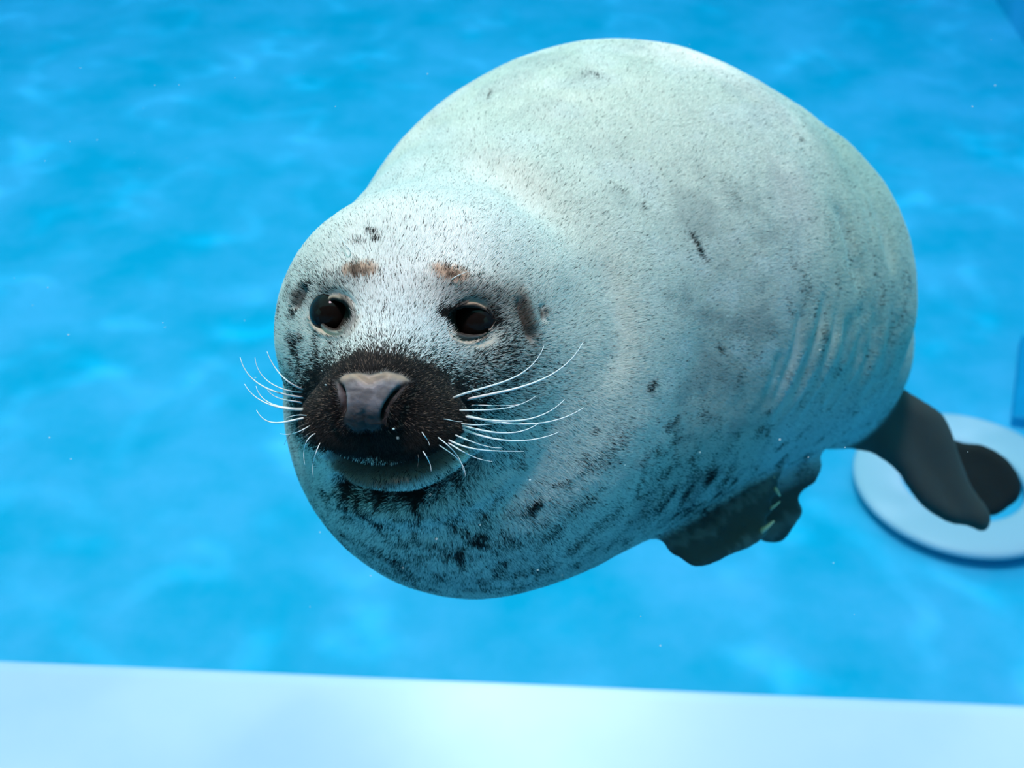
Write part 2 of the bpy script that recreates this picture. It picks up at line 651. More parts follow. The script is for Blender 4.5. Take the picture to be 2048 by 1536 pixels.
# mouth
MO = spl([(652, 900), (672, 915), (705, 929), (745, 938), (785, 938), (830, 929), (875, 910), (912, 886), (948, 856)])
mo, tm = pline(MO)
ylip = np.interp(PX, MO[:, 0], MO[:, 1])
belowm = PY - ylip
wd = 4.0 + 8.0 * np.sin(PI * np.clip(tm, 0, 1)) ** 0.7
inside_mouth = sm(-12, -4, belowm) * sm(20, 10, belowm) * ends(tm, 0.08) * facem * (mo < 40)
h -= 0.011 * inside_mouth
li, tli = pline(spl([(672, 930), (715, 957), (770, 969), (825, 966), (875, 946), (925, 908), (952, 878)]))
h += 0.0036 * gs(li, 9) * facem * ends(tli, 0.15)
lc, tlc = pline(spl([(662, 945), (700, 975), (760, 994), (830, 993), (890, 973), (940, 940), (985, 900)]))
h -= 0.015 * gs(lc, 13) * facem * ends(tlc, 0.12)
lf, tlf = pline(spl([(650, 985), (720, 1018), (800, 1030), (880, 1020), (960, 985), (1030, 930)]))
chestm = sm(1.36, 1.28, DD) * frontm
h += 0.0045 * gs(lf, 17) * chestm * ends(tlf, 0.2)
lf2, tlf2 = pline(spl([(690, 1050), (790, 1068), (890, 1058), (990, 1015), (1080, 940)]))
h -= 0.0015 * gs(lf2, 15) * chestm * ends(tlf2, 0.2)
lf3, tlf3 = pline(spl([(960, 1010), (1040, 960), (1090, 890), (1120, 800), (1130, 700)]))
h -= 0.0012 * gs(lf3, 22) * chestm * ends(tlf3, 0.3)
# lips swell over the mouth
h += 0.003 * gs(blob(700, 895, 40, 22, 15), 1) * facem + 0.003 * gs(blob(850, 893, 60, 22, -20), 1) * facem

# ears
e1, t1 = pline(spl([(612, 570), (603, 586), (594, 604), (586, 624)]))
e2, t2 = pline(spl([(1033, 592), (1038, 612), (1046, 634), (1054, 660), (1066, 690)]))
e3, t3 = pline([(1082, 615), (1086, 640)])
h -= 0.0065 * gs(e1, 6) * sm(1.3, 1.22, DD) * ends(t1, 0.2)
h -= 0.0065 * gs(e2, 6) * sm(1.3, 1.22, DD) * ends(t2, 0.2)
h += 0.0016 * gs(pline(spl([(1046, 590), (1058, 620), (1066, 650)]))[0], 9) * sm(1.3, 1.22, DD)
h -= 0.003 * gs(e3, 4) * sm(1.34, 1.26, DD)

# folds of the neck and the body
bodyf = frontm * sm(1.16, 1.24, DD)
fo, tf = pline(spl([(770, 318), (860, 300), (950, 322), (1040, 380), (1110, 450), (1150, 520)]))
h -= 0.011 * gs(fo, 34) * frontm * sm(0.08, 0.4, tf) * sm(0, 0.4, 1 - tf)
fo, tf = pline(spl([(900, 395), (1000, 425), (1080, 490), (1120, 560), (1130, 640)]))
h += 0.004 * gs(fo, 40) * frontm * ends(tf, 0.3)
fo, tf = pline(spl([(1180, 500), (1225, 590), (1235, 700), (1200, 800)]))
h -= 0.004 * gs(fo, 28) * frontm * ends(tf, 0.3)
for pts_, a_, s_ in (([(1655, 385), (1690, 450), (1712, 530), (1722, 600)], 0.006, 13), ([(1610, 200), (1700, 330), (1765, 450), (1790, 560)], 0.003, 12),
                     ([(1650, 560), (1640, 660), (1600, 760), (1545, 850)], 0.005, 12), ([(1700, 600), (1690, 700), (1645, 790), (1580, 870)], 0.005, 12),
                     ([(1560, 690), (1545, 760), (1520, 820)], 0.003, 11), ([(1745, 580), (1745, 680), (1700, 780), (1630, 860)], 0.004, 12),
                     ([(1780, 560), (1785, 660), (1755, 760), (1690, 840)], 0.004, 11), ([(1600, 600), (1590, 690), (1560, 770), (1530, 830)], 0.004, 10), ([(1675, 590), (1665, 680), (1622, 775), (1560, 860)], 0.004, 9), ([(1722, 590), (1718, 690), (1672, 785), (1605, 868)], 0.004, 9), ([(1740, 400), (1770, 480), (1785, 560)], 0.004, 10), ([(1690, 330), (1730, 420), (1752, 500)], 0.003, 10), ([(1622, 690), (1600, 760), (1550, 840), (1520, 880)], 0.003, 8)):
    fo, tf = pline(spl(pts_))
    wob = fo + (fbm(V0, 30, 3, 2) - 0.5) * 10
    h -= a_ * 1.0 * gs(wob, s_ * 0.75) * (N0[:, 2] < 0.2) * ends(tf, 0.3)
h += (fbm(V0, 9, 1) - 0.5) * 0.006 * frontm * sm(1.2, 1.4, DD)
h += (fbm(V0, 45, 2, 2) - 0.5) * 0.0012 * (1 - pad)

# flippers: ribs and colour
fdist = {k: d_flip([V0[:, 0], V0[:, 1], V0[:, 2]], fl) for k, fl in FLIPPERS.items()}
base_d = body_sdf([V0[:, 0], V0[:, 1], V0[:, 2]], False)
flipm = sm(0.004, 0.030, base_d)
rib = np.sin((PX * 0.55 + PY * 0.83) / 13.0 + (vnoise(V0, 14, 4) - 0.5) * 4)
h += 0.0026 * rib * flipm * (DD < 1.8)
rib2 = np.sin((PX * 0.83 - PY * 0.55) / 12.0 + (vnoise(V0, 14, 4) - 0.5) * 3)
h += 0.0018 * rib2 * flipm * (DD > 1.8)

V = V + N0 * h[:, None]
ray = V / np.linalg.norm(V, axis=1, keepdims=True)
V = V + ray * (0.016 * eye_in)[:, None]

# colours (coat, with some light and shade painted in)
col = np.tile(np.array([0.79, 0.78, 0.68]), (len(V), 1))
dk = 0.05 - 0.035 * sm(1.2, 1.35, DD)               # share of dark hairs


def mixc(c, w):
    global col
    w = np.clip(w, 0, 1)[:, None]
    col = col * (1 - w) + np.array(c) * w


nA, nB, nC = fbm(V0, 18, 11), fbm(V0, 55, 12), fbm(V0, 130, 13, 2)
# flank and back: greyer patches, darker down the body, faint flecks running down the flank
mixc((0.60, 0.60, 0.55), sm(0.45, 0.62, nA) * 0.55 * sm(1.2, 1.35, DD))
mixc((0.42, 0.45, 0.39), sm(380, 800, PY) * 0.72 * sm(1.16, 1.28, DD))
q = np.stack([V0[:, 0] * 1.0 + V0[:, 1] * 0.3, V0[:, 1] * 0.45, V0[:, 2]], 1)
fl_ = fbm(q, 60, 21, 2)
dk += sm(0.60, 0.75, fl_) * 0.3 * sm(1.22, 1.4, DD) * sm(250, 700, PY)
dk += sm(0.5, 0.8, fl_) * sm(700, 900, PY) * sm(1250, 1380, PX) * 0.3
# rear of the body is paler and greenish grey
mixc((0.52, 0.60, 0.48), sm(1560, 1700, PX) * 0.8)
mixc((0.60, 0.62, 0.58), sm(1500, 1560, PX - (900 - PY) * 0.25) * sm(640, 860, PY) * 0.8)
pat = fbm(V0 * np.array([1.0, 1.5, 1.0]), 24, 51, 3)
mixc((0.30, 0.33, 0.31), sm(0.50, 0.66, pat) * 0.45 * sm(1.14, 1.25, DD) * sm(200, 520, PY) * sm(1650, 1500, PX))
mixc((0.80, 0.79, 0.73), sm(0.44, 0.34, pat) * 0.55 * sm(1.14, 1.25, DD) * sm(1650, 1500, PX) * sm(900, 700, PY))
# throat and chest mottling, chin crease shade painted in
thr = gs(blob(850, 1060, 290, 110, 8), 1) * sm(940, 985, PY) * frontm
dk += gs(lc, 18) * facem * ends(tlc, 0.12) * 0.6  # dark chest fur, thickened in the chin crease as painted shade
dk += thr * (0.16 + 0.50 * sm(0.40, 0.64, nB * 0.25 + nC * 0.75))
dk += sm(0.56, 0.66, nB) * 0.35 * sm(1.40, 1.25, DD) * sm(820, 900, PY)
dk += gs(pline(spl([(610, 574), (596, 600), (582, 634)]))[0], 8) * frontm * 0.8
chk = gs(blob(585, 700, 60, 120), 1) * frontm
dk += chk * sm(0.45, 0.65, nB) * 0.8
# face
mixc((0.90, 0.90, 0.86), gs(blob(850, 480, 240, 190), 1) * frontm * sm(1.36, 1.25, DD) * 0.85)  # forehead whitened, adding to the top light through the coat colour
mixc((0.84, 0.86, 0.87), gs(blob(800, 650, 120, 110), 1) * facem * 0.7)
dk += gs(blob(790, 640, 130, 110), 1) * facem * 0.10
muz = blob(768, 824, 172, 110, 4) + (nB - 0.5) * 0.22 + (nC - 0.5) * 0.2
lowf = 1 - 0.55 * sm(862, 925, PY) - 0.45 * sm(936, 944, belowm + 938)
dk += sm(1.62, 1.0, muz) ** 1.5 * facem * 0.75 * lowf
dk += sm(1.10, 0.78, muz) * facem * lowf
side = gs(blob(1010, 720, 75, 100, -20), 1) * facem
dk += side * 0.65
mixc((0.26, 0.20, 0.16), gs(blob(1015, 610, 55, 50), 1) * facem * 0.55)
mixc((0.40, 0.31, 0.25), gs(blob(945, 600, 85, 38, 12), 1) * facem * 0.75)
mixc((0.42, 0.36, 0.31), gs(blob(655, 590, 45, 28, -15), 1) * facem * 0.5)
dk += gs(blob(985, 585, 55, 26, 15), 1) * facem * 0.15
dk += gs(blob(890, 620, 22, 18, 15), 1) * facem * 0.4
dk += gs(blob(640, 570, 35, 28, 15), 1) * facem * 0.35
brow = np.maximum(sm(1.25, 0.7, blob(722, 547, 34, 18, -5) + (nC - .5) * 0.5), sm(1.25, 0.7, blob(895, 554, 36, 18, 14) + (nC - .5) * 0.5)) * facem
mixc((0.52, 0.30, 0.19), brow * 0.85)
mixc((0.10, 0.06, 0.045), brow * sm(0.52, 0.62, nC) * 0.8)
dk += gs(np.minimum(blob(716, 552, 46, 24, -5), blob(905, 556, 46, 24, 14)), 1) * facem * 0.35
bare = brow.copy()
follicles = [(700, 552), (712, 538), (726, 551), (740, 543), (733, 560), (716, 562), (748, 553), (878, 553), (888, 545), (902, 553), (905, 566), (918, 560), (889, 563), (912, 548)]
for fx, fy in follicles:
    g_ = gs(np.hypot(PX - fx, PY - fy), 3.6) * facem
    mixc((0.05, 0.03, 0.02), g_ * 0.9)
    V += ray * (0.002 * g_)[:, None]
for cx, cy, rx, ry, a_, w_ in ((742, 468, 18, 5, 20, .8), (715, 488, 14, 4, 5, .6), (750, 482, 12, 5, 20, .7), (1392, 492, 38, 4, 63, 1.0), (1083, 628, 5, 14, -10, 1.), (1180, 150, 26, 5, 15, .5),
                               (975, 195, 14, 3, -60, .5), (1240, 380, 20, 5, 30, .3), (1062, 1015, 26, 13, -35, .5), (1250, 1080, 12, 6, -30, .4), (1300, 775, 18, 6, -60, .8), (1190, 860, 16, 5, -30, .5),
                               (1070, 1010, 16, 9, -30, .4), (1160, 1010, 40, 14, -35, .35), (1340, 850, 20, 8, -50, .5), (1465, 390, 8, 5, 0, .5), (1285, 415, 9, 5, 30, .5), (1600, 280, 8, 4, 40, .5), (1440, 700, 14, 5, 60, .5)):
    dk += w_ * sm(1.5, 0.5, blob(cx, cy, rx, ry, a_) + (nC - 0.5) * 1.2) * frontm
skin = np.zeros(len(V))                  # bare skin, no fur
for E_, ly in ((EL, 626), (ER, 642)):
    rim = gs(E_ - 1.10, 0.28) * facem
    mixc((0.46, 0.36, 0.28), gs(E_ - 1.62, 0.25) * facem * sm(ly, ly + 16, PY) * 0.85)
    mixc((0.03, 0.022, 0.018), rim * 0.95)
    mixc((0.03, 0.025, 0.02), sm(1.1, 0.95, E_) * facem)
    mixc((0.40, 0.29, 0.21), gs(E_ - 1.36, 0.08) * facem * 0.65 * sm(ly + 6, ly - 14, PY))
    mixc((0.035, 0.03, 0.025), gs(E_ - 1.48, 0.07) * facem * sm(ly, ly + 12, PY) * 0.6)
    skin = np.maximum(skin, sm(1.45, 1.15, E_) * facem)
for lid_, w_, o_ in (([(630, 630), (636, 608), (660, 594), (688, 603), (699, 626)], 5.5, 0.95), ([(893, 630), (915, 614), (948, 605), (980, 618), (1000, 648)], 6.5, 0.95),
                     ([(893, 630), (903, 644), (925, 662), (950, 672), (978, 664)], 4.0, 0.8), ([(896, 634), (882, 622)], 5.0, 0.5), ([(985, 648), (1004, 652)], 4.0, 0.7)):
    ldist, _t = pline(spl(lid_))
    mixc((0.03, 0.022, 0.02), gs(ldist, w_) * facem * o_)
    dk += gs(ldist, w_ * 1.8) * facem * 0.45 * (sm(660, 640, PY))
for lid_, w_, c_, o_ in (([(900, 645), (920, 668), (950, 679), (980, 674), (998, 656)], 3.2, (0.03, 0.025, 0.02), 0.9), ([(902, 655), (925, 682), (955, 693), (985, 686), (1004, 661)], 5.5, (0.72, 0.56, 0.42), 0.85),
                         ([(618, 628), (623, 648), (644, 664), (668, 661), (692, 642)], 5.0, (0.70, 0.58, 0.44), 0.85), ([(628, 636), (646, 652), (672, 653), (690, 640)], 3.0, (0.04, 0.03, 0.025), 0.8),
                         ([(930, 606), (955, 603), (985, 616)], 2.8, (0.55, 0.38, 0.26), 0.8), ([(640, 600), (662, 590), (684, 597)], 2.8, (0.55, 0.42, 0.30), 0.7)):
    ldist, _t = pline(spl(lid_))
    mixc(c_, gs(ldist, w_) * facem * o_ * ends(_t, 0.2))
    skin = np.maximum(skin, gs(ldist, w_ + 2) * facem * 0.9 * ends(_t, 0.2))
mixc((0.17, 0.11, 0.08), gs(blob(1053, 655, 17, 44, -15), 1) * facem * 0.8)
mixc((0.17, 0.11, 0.08), gs(blob(1040, 600, 9, 24, -10), 1) * facem * 0.6)
mixc((0.015, 0.012, 0.012), gs(pline(spl([(1029, 600), (1033, 618), (1040, 638)]))[0], 4.5) * facem)
skin = np.maximum(skin, 0.6 * gs(pline(spl([(1029, 600), (1033, 618), (1040, 638)]))[0], 6) * facem)
for ed, tt_, wd_ in ((e1, t1, 9), (e2, t2, 9), (e3, t3, 6)):
    mixc((0.20, 0.13, 0.09), gs(ed, wd_ * 1.6) * sm(1.34, 1.26, DD) * 0.75 * ends(tt_, 0.5))
    mixc((0.02, 0.015, 0.012), gs(ed, wd_ * 0.7) * sm(1.34, 1.26, DD) * ends(tt_, 0.4))
    skin = np.maximum(skin, gs(ed, wd_ * 0.8) * 0.8 * sm(1.34, 1.26, DD) * ends(tt_, 0.4))
# nose leather, nostrils, mouth
ringm = sm(1.05, 0.62, blob(745, 808, 104, 70))
mixc((0.022, 0.016, 0.014), np.maximum(ringm * 0.93, sm(16, 8, pad_d)) * facem * 0.97)
mixc((0.21, 0.185, 0.195), pad * (0.55 + 0.45 * sm(0.4, 0.6, nC)))
topl = gs(pline(spl([(682, 756), (712, 752), (738, 762), (765, 752), (808, 758)]))[0], 9) * facem
mixc((0.42, 0.30, 0.21), topl * 0.85 * sm(0.3, 0.9, pad))
mixc((0.035, 0.026, 0.024), sm(800, 836, PY + (nC - 0.5) * 30) * pad * 0.93)
mixc((0.04, 0.03, 0.03), gs(blob(716, 812, 12, 8), 1) * pad * 0.6)
mixc((0.012, 0.010, 0.010), np.maximum(gs(nl, 4.2), gs(nr, 4.5)) * facem)
skin = np.maximum(skin, pad)
skin = np.maximum(skin, brow * 0.56)
lipb = sm(8, 14, belowm) * sm(32, 20, belowm) * ends(tm, 0.12) * facem * (mo < 45)
mixc((0.20, 0.12, 0.08), lipb * 0.85)
skin = np.maximum(skin, lipb * 0.4)
mixc((0.02, 0.012, 0.010), inside_mouth)
skin = np.maximum(skin, inside_mouth)
fm = np.maximum(np.maximum(flipm, sm(0.012, 0.002, fdist['hind_near']) * sm(-0.004, 0.006, base_d)), sm(0.010, 0.002, fdist['fore_near']) * sm(870, 1000, PY + (nB - 0.5) * 190 + (PX - 1440) * 0.30) * (DD < 1.75))
mixc((0.075, 0.068, 0.058), fm)
mixc((0.22, 0.20, 0.17), fm * sm(0.2, 1.0, rib + (nC - 0.5) * 2) * 0.6 * (DD < 1.8))

mixc((0.03, 0.027, 0.024), sm(0.010, 0.003, fdist['hind_far']) * fm)
mixc((0.12, 0.09, 0.08), fm * gs(blob(1440, 1000, 22, 55, 35), 1) * 0.6)
dk = np.clip(dk, 0, 1)
dk *= (1 - fm) * (1 - np.clip(skin * 1.2, 0, 1))
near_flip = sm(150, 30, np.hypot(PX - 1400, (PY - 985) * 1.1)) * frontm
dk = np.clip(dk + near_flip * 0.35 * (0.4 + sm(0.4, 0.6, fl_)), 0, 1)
skin = np.maximum(skin, fm * 0.62)
DARK = np.array([0.011, 0.009, 0.009])
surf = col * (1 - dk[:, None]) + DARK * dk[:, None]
surf = surf * (0.86 + 0.14 * skin[:, None])  # furred skin a bit darker, painting shade into gaps between hairs
wet = np.clip(pad + ringm * facem * 0.15, 0, 1)

# ------------------------------------------------------------------ materials of the seal
mt, nt, b = mat('seal_coat', rough=0.7, spec=0.06)
b.inputs['Sheen Roughness'].default_value = 0.45
b.inputs['Sheen Tint'].default_value = (0.75, 1.0, 0.85, 1)
at = nd(nt, 'ShaderNodeAttribute', attribute_name='coat')
sw = nd(nt, 'ShaderNodeMath', operation='MULTIPLY')
sw.inputs[1].default_value = 0.65
nt.links.new(at.outputs['Fac'], sw.inputs[0])
nt.links.new(sw.outputs[0], b.inputs['Sheen Weight'])
aw = nd(nt, 'ShaderNodeAttribute', attribute_name='wet')
nt.links.new(at.outputs['Color'], b.inputs['Base Color'])
mr = nd(nt, 'ShaderNodeMapRange')
mr.inputs['To Min'].default_value = 0.7
mr.inputs['To Max'].default_value = 0.40
nt.links.new(aw.outputs['Fac'], mr.inputs['Value'])
nt.links.new(mr.outputs[0], b.inputs['Roughness'])
tc = nd(nt, 'ShaderNodeTexCoord')
n1 = nd(nt, 'ShaderNodeTexNoise')
n1.inputs['Scale'].default_value = 420
n1.inputs['Detail'].default_value = 2
bp = nd(nt, 'ShaderNodeBump')
bp.inputs['Strength'].default_value = 0.35
bp.inputs['Distance'].default_value = 0.0012
nt.links.new(tc.outputs['Object'], n1.inputs['Vector'])
nt.links.new(n1.outputs['Fac'], bp.inputs['Height'])
nt.links.new(bp.outputs[0], b.inputs['Normal'])
mr2 = nd(nt, 'ShaderNodeMapRange')
mr2.inputs['To Min'].default_value = 0.06
mr2.inputs['To Max'].default_value = 0.14
nt.links.new(aw.outputs['Fac'], mr2.inputs['Value'])
nt.links.new(mr2.outputs[0], b.inputs['Specular IOR Level'])
M_COAT = mt
mt, nt, b = mat('seal_fur', rough=0.65, spec=0.03)
b.inputs['Sheen Roughness'].default_value = 0.45
b.inputs['Sheen Tint'].default_value = (0.75, 1.0, 0.85, 1)
at = nd(nt, 'ShaderNodeAttribute', attribute_name='coat')
sw = nd(nt, 'ShaderNodeMath', operation='MULTIPLY')
sw.inputs[1].default_value = 0.65
nt.links.new(at.outputs['Fac'], sw.inputs[0])
nt.links.new(sw.outputs[0], b.inputs['Sheen Weight'])
nt.links.new(at.outputs['Color'], b.inputs['Base Color'])
M_FUR = mt

VW = to_world(V)
root_loc = to_world(ray_pt(1300, 700, 1.6))
seal = bpy.data.objects.new('seal', None)
scn.collection.objects.link(seal)
seal.location = root_loc
tag(seal, 'plump pale grey seal with dark muzzle and long white whiskers swimming towards the window', 'seal')
body = mesh_obj('body', VW, Q, M_COAT, seal)


def set_col(me, name, c):
    a = me.color_attributes.new(name, 'FLOAT_COLOR', 'POINT')
    rgba = np.ones((len(c), 4), np.float32)
    rgba[:, :3] = c
    a.data.foreach_set('color', rgba.ravel())


set_col(body.data, 'coat', surf)
a = body.data.attributes.new('wet', 'FLOAT', 'POINT')
a.data.foreach_set('value', wet.astype(np.float32))
print('BODY verts', len(V), 'quads', len(Q))

# ------------------------------------------------------------------ fur: short flat hairs laid along the coat
def make_fur(n):
    tri = np.concatenate([Q[:, [0, 1, 2]], Q[:, [0, 2, 3]]])
    A, B, C = V[tri[:, 0]], V[tri[:, 1]], V[tri[:, 2]]
    cr_ = np.cross(B - A, C - A)
    area = np.linalg.norm(cr_, axis=1)
    cen = (A + B + C) / 3
    facing = -(cr_ * cen).sum(1) / (area + 1e-12) / np.linalg.norm(cen, axis=1)
    w = area / cen[:, 2] ** 2 * np.where(facing > -0.05, 1.0, 0.22) * (0.45 + 0.55 * sm(1.7, 1.2, cen[:, 2]))
    sk = skin[tri].mean(1)
    w = w * (1 - sm(0.35, 0.7, sk))
    w = np.cumsum(w)
    w /= w[-1]
    r = (np.arange(n) + RNG.random(n)) / n
    ti = np.minimum(np.searchsorted(w, r), len(tri) - 1)
    u, v_ = RNG.random(n), RNG.random(n)
    fl = u + v_ > 1
    u[fl], v_[fl] = 1 - u[fl], 1 - v_[fl]
    bw = np.stack([1 - u - v_, u, v_], 1)
    T = tri[ti]
    # vertex normals of the displaced mesh
    vn = np.zeros_like(V)
    for k in range(3):
        for a_ in range(3):
            vn[:, a_] += np.bincount(tri[:, k], cr_[:, a_], len(V))
    vn /= np.linalg.norm(vn, axis=1, keepdims=True) + 1e-12
    p = (V[T] * bw[:, :, None]).sum(1)
    nn = (vn[T] * bw[:, :, None]).sum(1)
    nn /= np.linalg.norm(nn, axis=1, keepdims=True) + 1e-12
    base = (col[T] * bw[:, :, None]).sum(1)
    dkk = (dk[T] * bw).sum(1)
    nose = ray_pt(748, 815, 0.95)
    flow = p - nose
    flow /= np.linalg.norm(flow, axis=1, keepdims=True)
    spine = ray_pt(1600, 700, 2.0) - ray_pt(1000, 650, 1.2)
    spine /= np.linalg.norm(spine)
    wb = sm(1.15, 1.6, p[:, 2])[:, None]
    flow = flow * (1 - wb * 0.75) + spine * wb * 0.75
    flow += (np.stack([vnoise(p, 40, s) for s in (31, 32, 33)], 1) - 0.5) * 0.55
    flow += RNG.normal(0, 0.16, flow.shape)
    flow -= nn * (flow * nn).sum(1, keepdims=True)
    flow /= np.linalg.norm(flow, axis=1, keepdims=True) + 1e-12
    sidev = np.cross(nn, flow)
    far = sm(1.2, 1.6, p[:, 2])
    L = (0.0062 + 0.003 * far) * RNG.uniform(0.7, 1.25, n)
    muzz = sm(1.5, 0.9, np.hypot((p[:, 0] / p[:, 2] * FPX + 1024 - 768) / 176, (768 - p[:, 1] / p[:, 2] * FPX - 822) / 112)) * (p[:, 2] < 1.2)
    L *= 1 - 0.45 * muzz
    L *= 1 - 0.6 * (fm[T] * bw).sum(1)
    W = (0.00034 + 0.0003 * far) * RNG.uniform(0.7, 1.3, n)
    lift = RNG.uniform(0.05, 0.17, n) * (1 + 1.3 * muzz)
    root = p - nn * 0.0003
    tip = p + (flow + nn * lift[:, None]) * L[:, None]
    mid = p + (flow * 0.5 + nn * (lift * 0.75)[:, None]) * L[:, None] 
    s_ = sidev * W[:, None]
    dark = RNG.random(n) < dkk
    c = base * RNG.uniform(0.80, 1.18, n)[:, None]
    # now and then a dark guard hair in the pale coat
    c = np.where(dark[:, None], DARK * RNG.uniform(0.5, 1.5, n)[:, None] ** 2.2 + base * 0.012 + np.array([0.13, 0.09, 0.065]) * ((RNG.random(n) < 0.10) & (p[:, 1] > -0.035))[:, None] * muzz[:, None], c)
    c = np.clip(c, 0, 0.92)
    P4 = np.stack([root - s_, root + s_, tip], 1).reshape(-1, 3)
    F = np.arange(3 * n).reshape(n, 3)
    cc = np.repeat(c, 3, axis=0)
    nrm = np.repeat(nn * 0.8 + np.cross(flow, sidev) * -0.0, 3, axis=0)
    return P4, F, cc, nrm


P4, F3, cc, nrm = make_fur(760000)
fur = mesh_obj('fur', to_world(P4), F3, M_FUR, seal, smooth=False)
set_col(fur.data, 'coat', cc)
tag(fur, 'short pale grey fur with dark flecks', kind='stuff')


# ------------------------------------------------------------------ eyes
def surf_depth(px, py):
    d = 0.9
    for _ in range(80):
        c = ray_pt(px, py, d)
        s = float(body_sdf([np.array([c[0]]), np.array([c[1]]), np.array([c[2]])])[0])
        d += s * 0.9
        if s < 1e-4:
            break
    return d


def uv_sphere(c, r, nu=40, nv=28, sc=(1, 1, 1)):
    vs, fs = [], []
    for i in range(nv + 1):
        th = PI * i / nv
        for j in range(nu):
            ph = 2 * PI * j / nu
            vs.append((c[0] + r * sc[0] * math.sin(th) * math.cos(ph), c[1] + r * sc[1] * math.sin(th) * math.sin(ph), c[2] + r * sc[2] * math.cos(th)))
    for i in range(nv):
        for j in range(nu):
            a_, b_ = i * nu + j, i * nu + (j + 1) % nu
            fs.append((a_, b_, b_ + nu, a_ + nu))
    return np.array(vs), fs


M_EYE, nt, b = mat('eye_gloss', (0.010, 0.007, 0.006), 0.12, 0.12)
for (ex, ey, r) in ((664, 626, 0.0185), (946, 640, 0.021)):
    d0 = surf_depth(ex, ey) + 0.0105
    c = ray_pt(ex, ey, d0)
    c = c * (1 + (r - 0.001) / np.linalg.norm(c))
    vs, fs = uv_sphere(c, r)
    mesh_obj('eye', to_world(vs), fs, M_EYE, seal)

# ------------------------------------------------------------------ whiskers, each one its own
M_WHISK, nt, b = mat('whisker_white', (0.90, 0.90, 0.86), 0.35, 0.5)
b.inputs['Subsurface Weight'].default_value = 0.0
M_WHISK2, nt, b = mat('whisker_dark', (0.10, 0.09, 0.08), 0.4, 0.5)


def tube(name, pts, r0, r1, mt, parent, sides=6):
    pts = np.asarray(pts)
    n = len(pts)
    vs, fs = [], []
    for i in range(n):
        t = pts[min(i + 1, n - 1)] - pts[max(i - 1, 0)]
        t /= np.linalg.norm(t)
        a_ = np.cross(t, (0.3, 0.2, 0.93))
        a_ /= np.linalg.norm(a_)
        b_ = np.cross(t, a_)
        k = i / (n - 1)
        r = r0 + (r1 - r0) * k ** 1.3
        for j in range(sides):
            g = 2 * PI * j / sides
            vs.append(pts[i] + (a_ * math.cos(g) + b_ * math.sin(g)) * r)
    for i in range(n - 1):
        for j in range(sides):
            a0, b0 = i * sides + j, i * sides + (j + 1) % sides
            fs.append((a0, b0, b0 + sides, a0 + sides))
    fs.append(tuple(range(sides))[::-1])
    fs.append(tuple(range((n - 1) * sides, n * sides)))
    return mesh_obj(name, to_world(np.array(vs)), fs, mt, parent)


WH = [  # root, bends, tip (photo pixels), half width (px), shade
    ([(605, 778), (575, 762), (550, 735), (534, 703)], 1.9, 0),
    ([(606, 784), (560, 776), (528, 755), (510, 715)], 1.6, 0),
    ([(608, 795), (555, 785), (510, 762), (480, 714)], 2.2, 0),
    ([(606, 806), (572, 800), (545, 790), (533, 776)], 1.6, 0),
    ([(608, 817), (560, 813), (530, 800), (512, 772)], 1.8, 0),
    ([(608, 820), (560, 815), (520, 800), (489, 768)], 2.1, 0),
    ([(610, 836), (580, 842), (545, 845), (513, 820)], 2.1, 0),
    ([(615, 832), (600, 830), (585, 832), (572, 836)], 0.9, 0),
    ([(622, 850), (600, 862), (582, 868), (560, 867)], 1.0, 0),
    ([(620, 846), (595, 856), (578, 872), (568, 890)], 0.8, 1),
    ([(634, 866), (615, 880), (608, 900), (610, 930)], 1.1, 0),
    ([(630, 862), (608, 875), (598, 890), (594, 905)], 0.8, 1),
    ([(642, 882), (632, 905), (626, 930), (627, 955)], 0.9, 0),
    ([(904, 797), (960, 778), (1050, 742), (1088, 692)], 2.2, 0),
    ([(934, 799), (1020, 780), (1110, 745), (1166, 685)], 2.6, 0),
    ([(940, 811), (980, 811), (1020, 811), (1045, 807)], 1.1, 0),
    ([(915, 821), (970, 820), (1030, 812), (1072, 792)], 1.6, 0),
    ([(928, 833), (1000, 842), (1070, 835), (1129, 799)], 2.2, 0),
    ([(932, 831), (1000, 845), (1090, 845), (1168, 815)], 2.2, 0),
    ([(919, 847), (955, 850), (985, 848), (1010, 842)], 1.4, 0),
    ([(919, 851), (970, 862), (1030, 865), (1078, 846)], 2.2, 0),
    ([(920, 855), (980, 876), (1060, 880), (1118, 864)], 2.3, 0),
    ([(905, 868), (940, 882), (970, 892), (1003, 896)], 1.7, 0),
    ([(890, 875), (940, 896), (990, 902), (1048, 903)], 1.9, 0),
    ([(890, 882), (920, 900), (950, 915), (985, 923)], 1.6, 0),
    ([(870, 870), (895, 890), (915, 912), (927, 945)], 1.3, 0),
    ([(872, 885), (900, 905), (925, 930), (930, 955)], 1.2, 0),
    ([(843, 862), (850, 873), (856, 882), (859, 891)], 1.1, 0),
    ([(843, 897), (852, 912), (860, 928), (862, 943)], 1.3, 0),
    ([(835, 905), (837, 918), (836, 928), (834, 935)], 0.8, 1),
    ([(885, 838), (900, 840), (915, 843), (925, 843)], 0.8, 0),
    ([(704, 508), (695, 495), (684, 478), (672, 460)], 1.0, 0),
    ([(898, 564), (912, 553), (925, 547), (938, 542)], 1.0, 0),
]
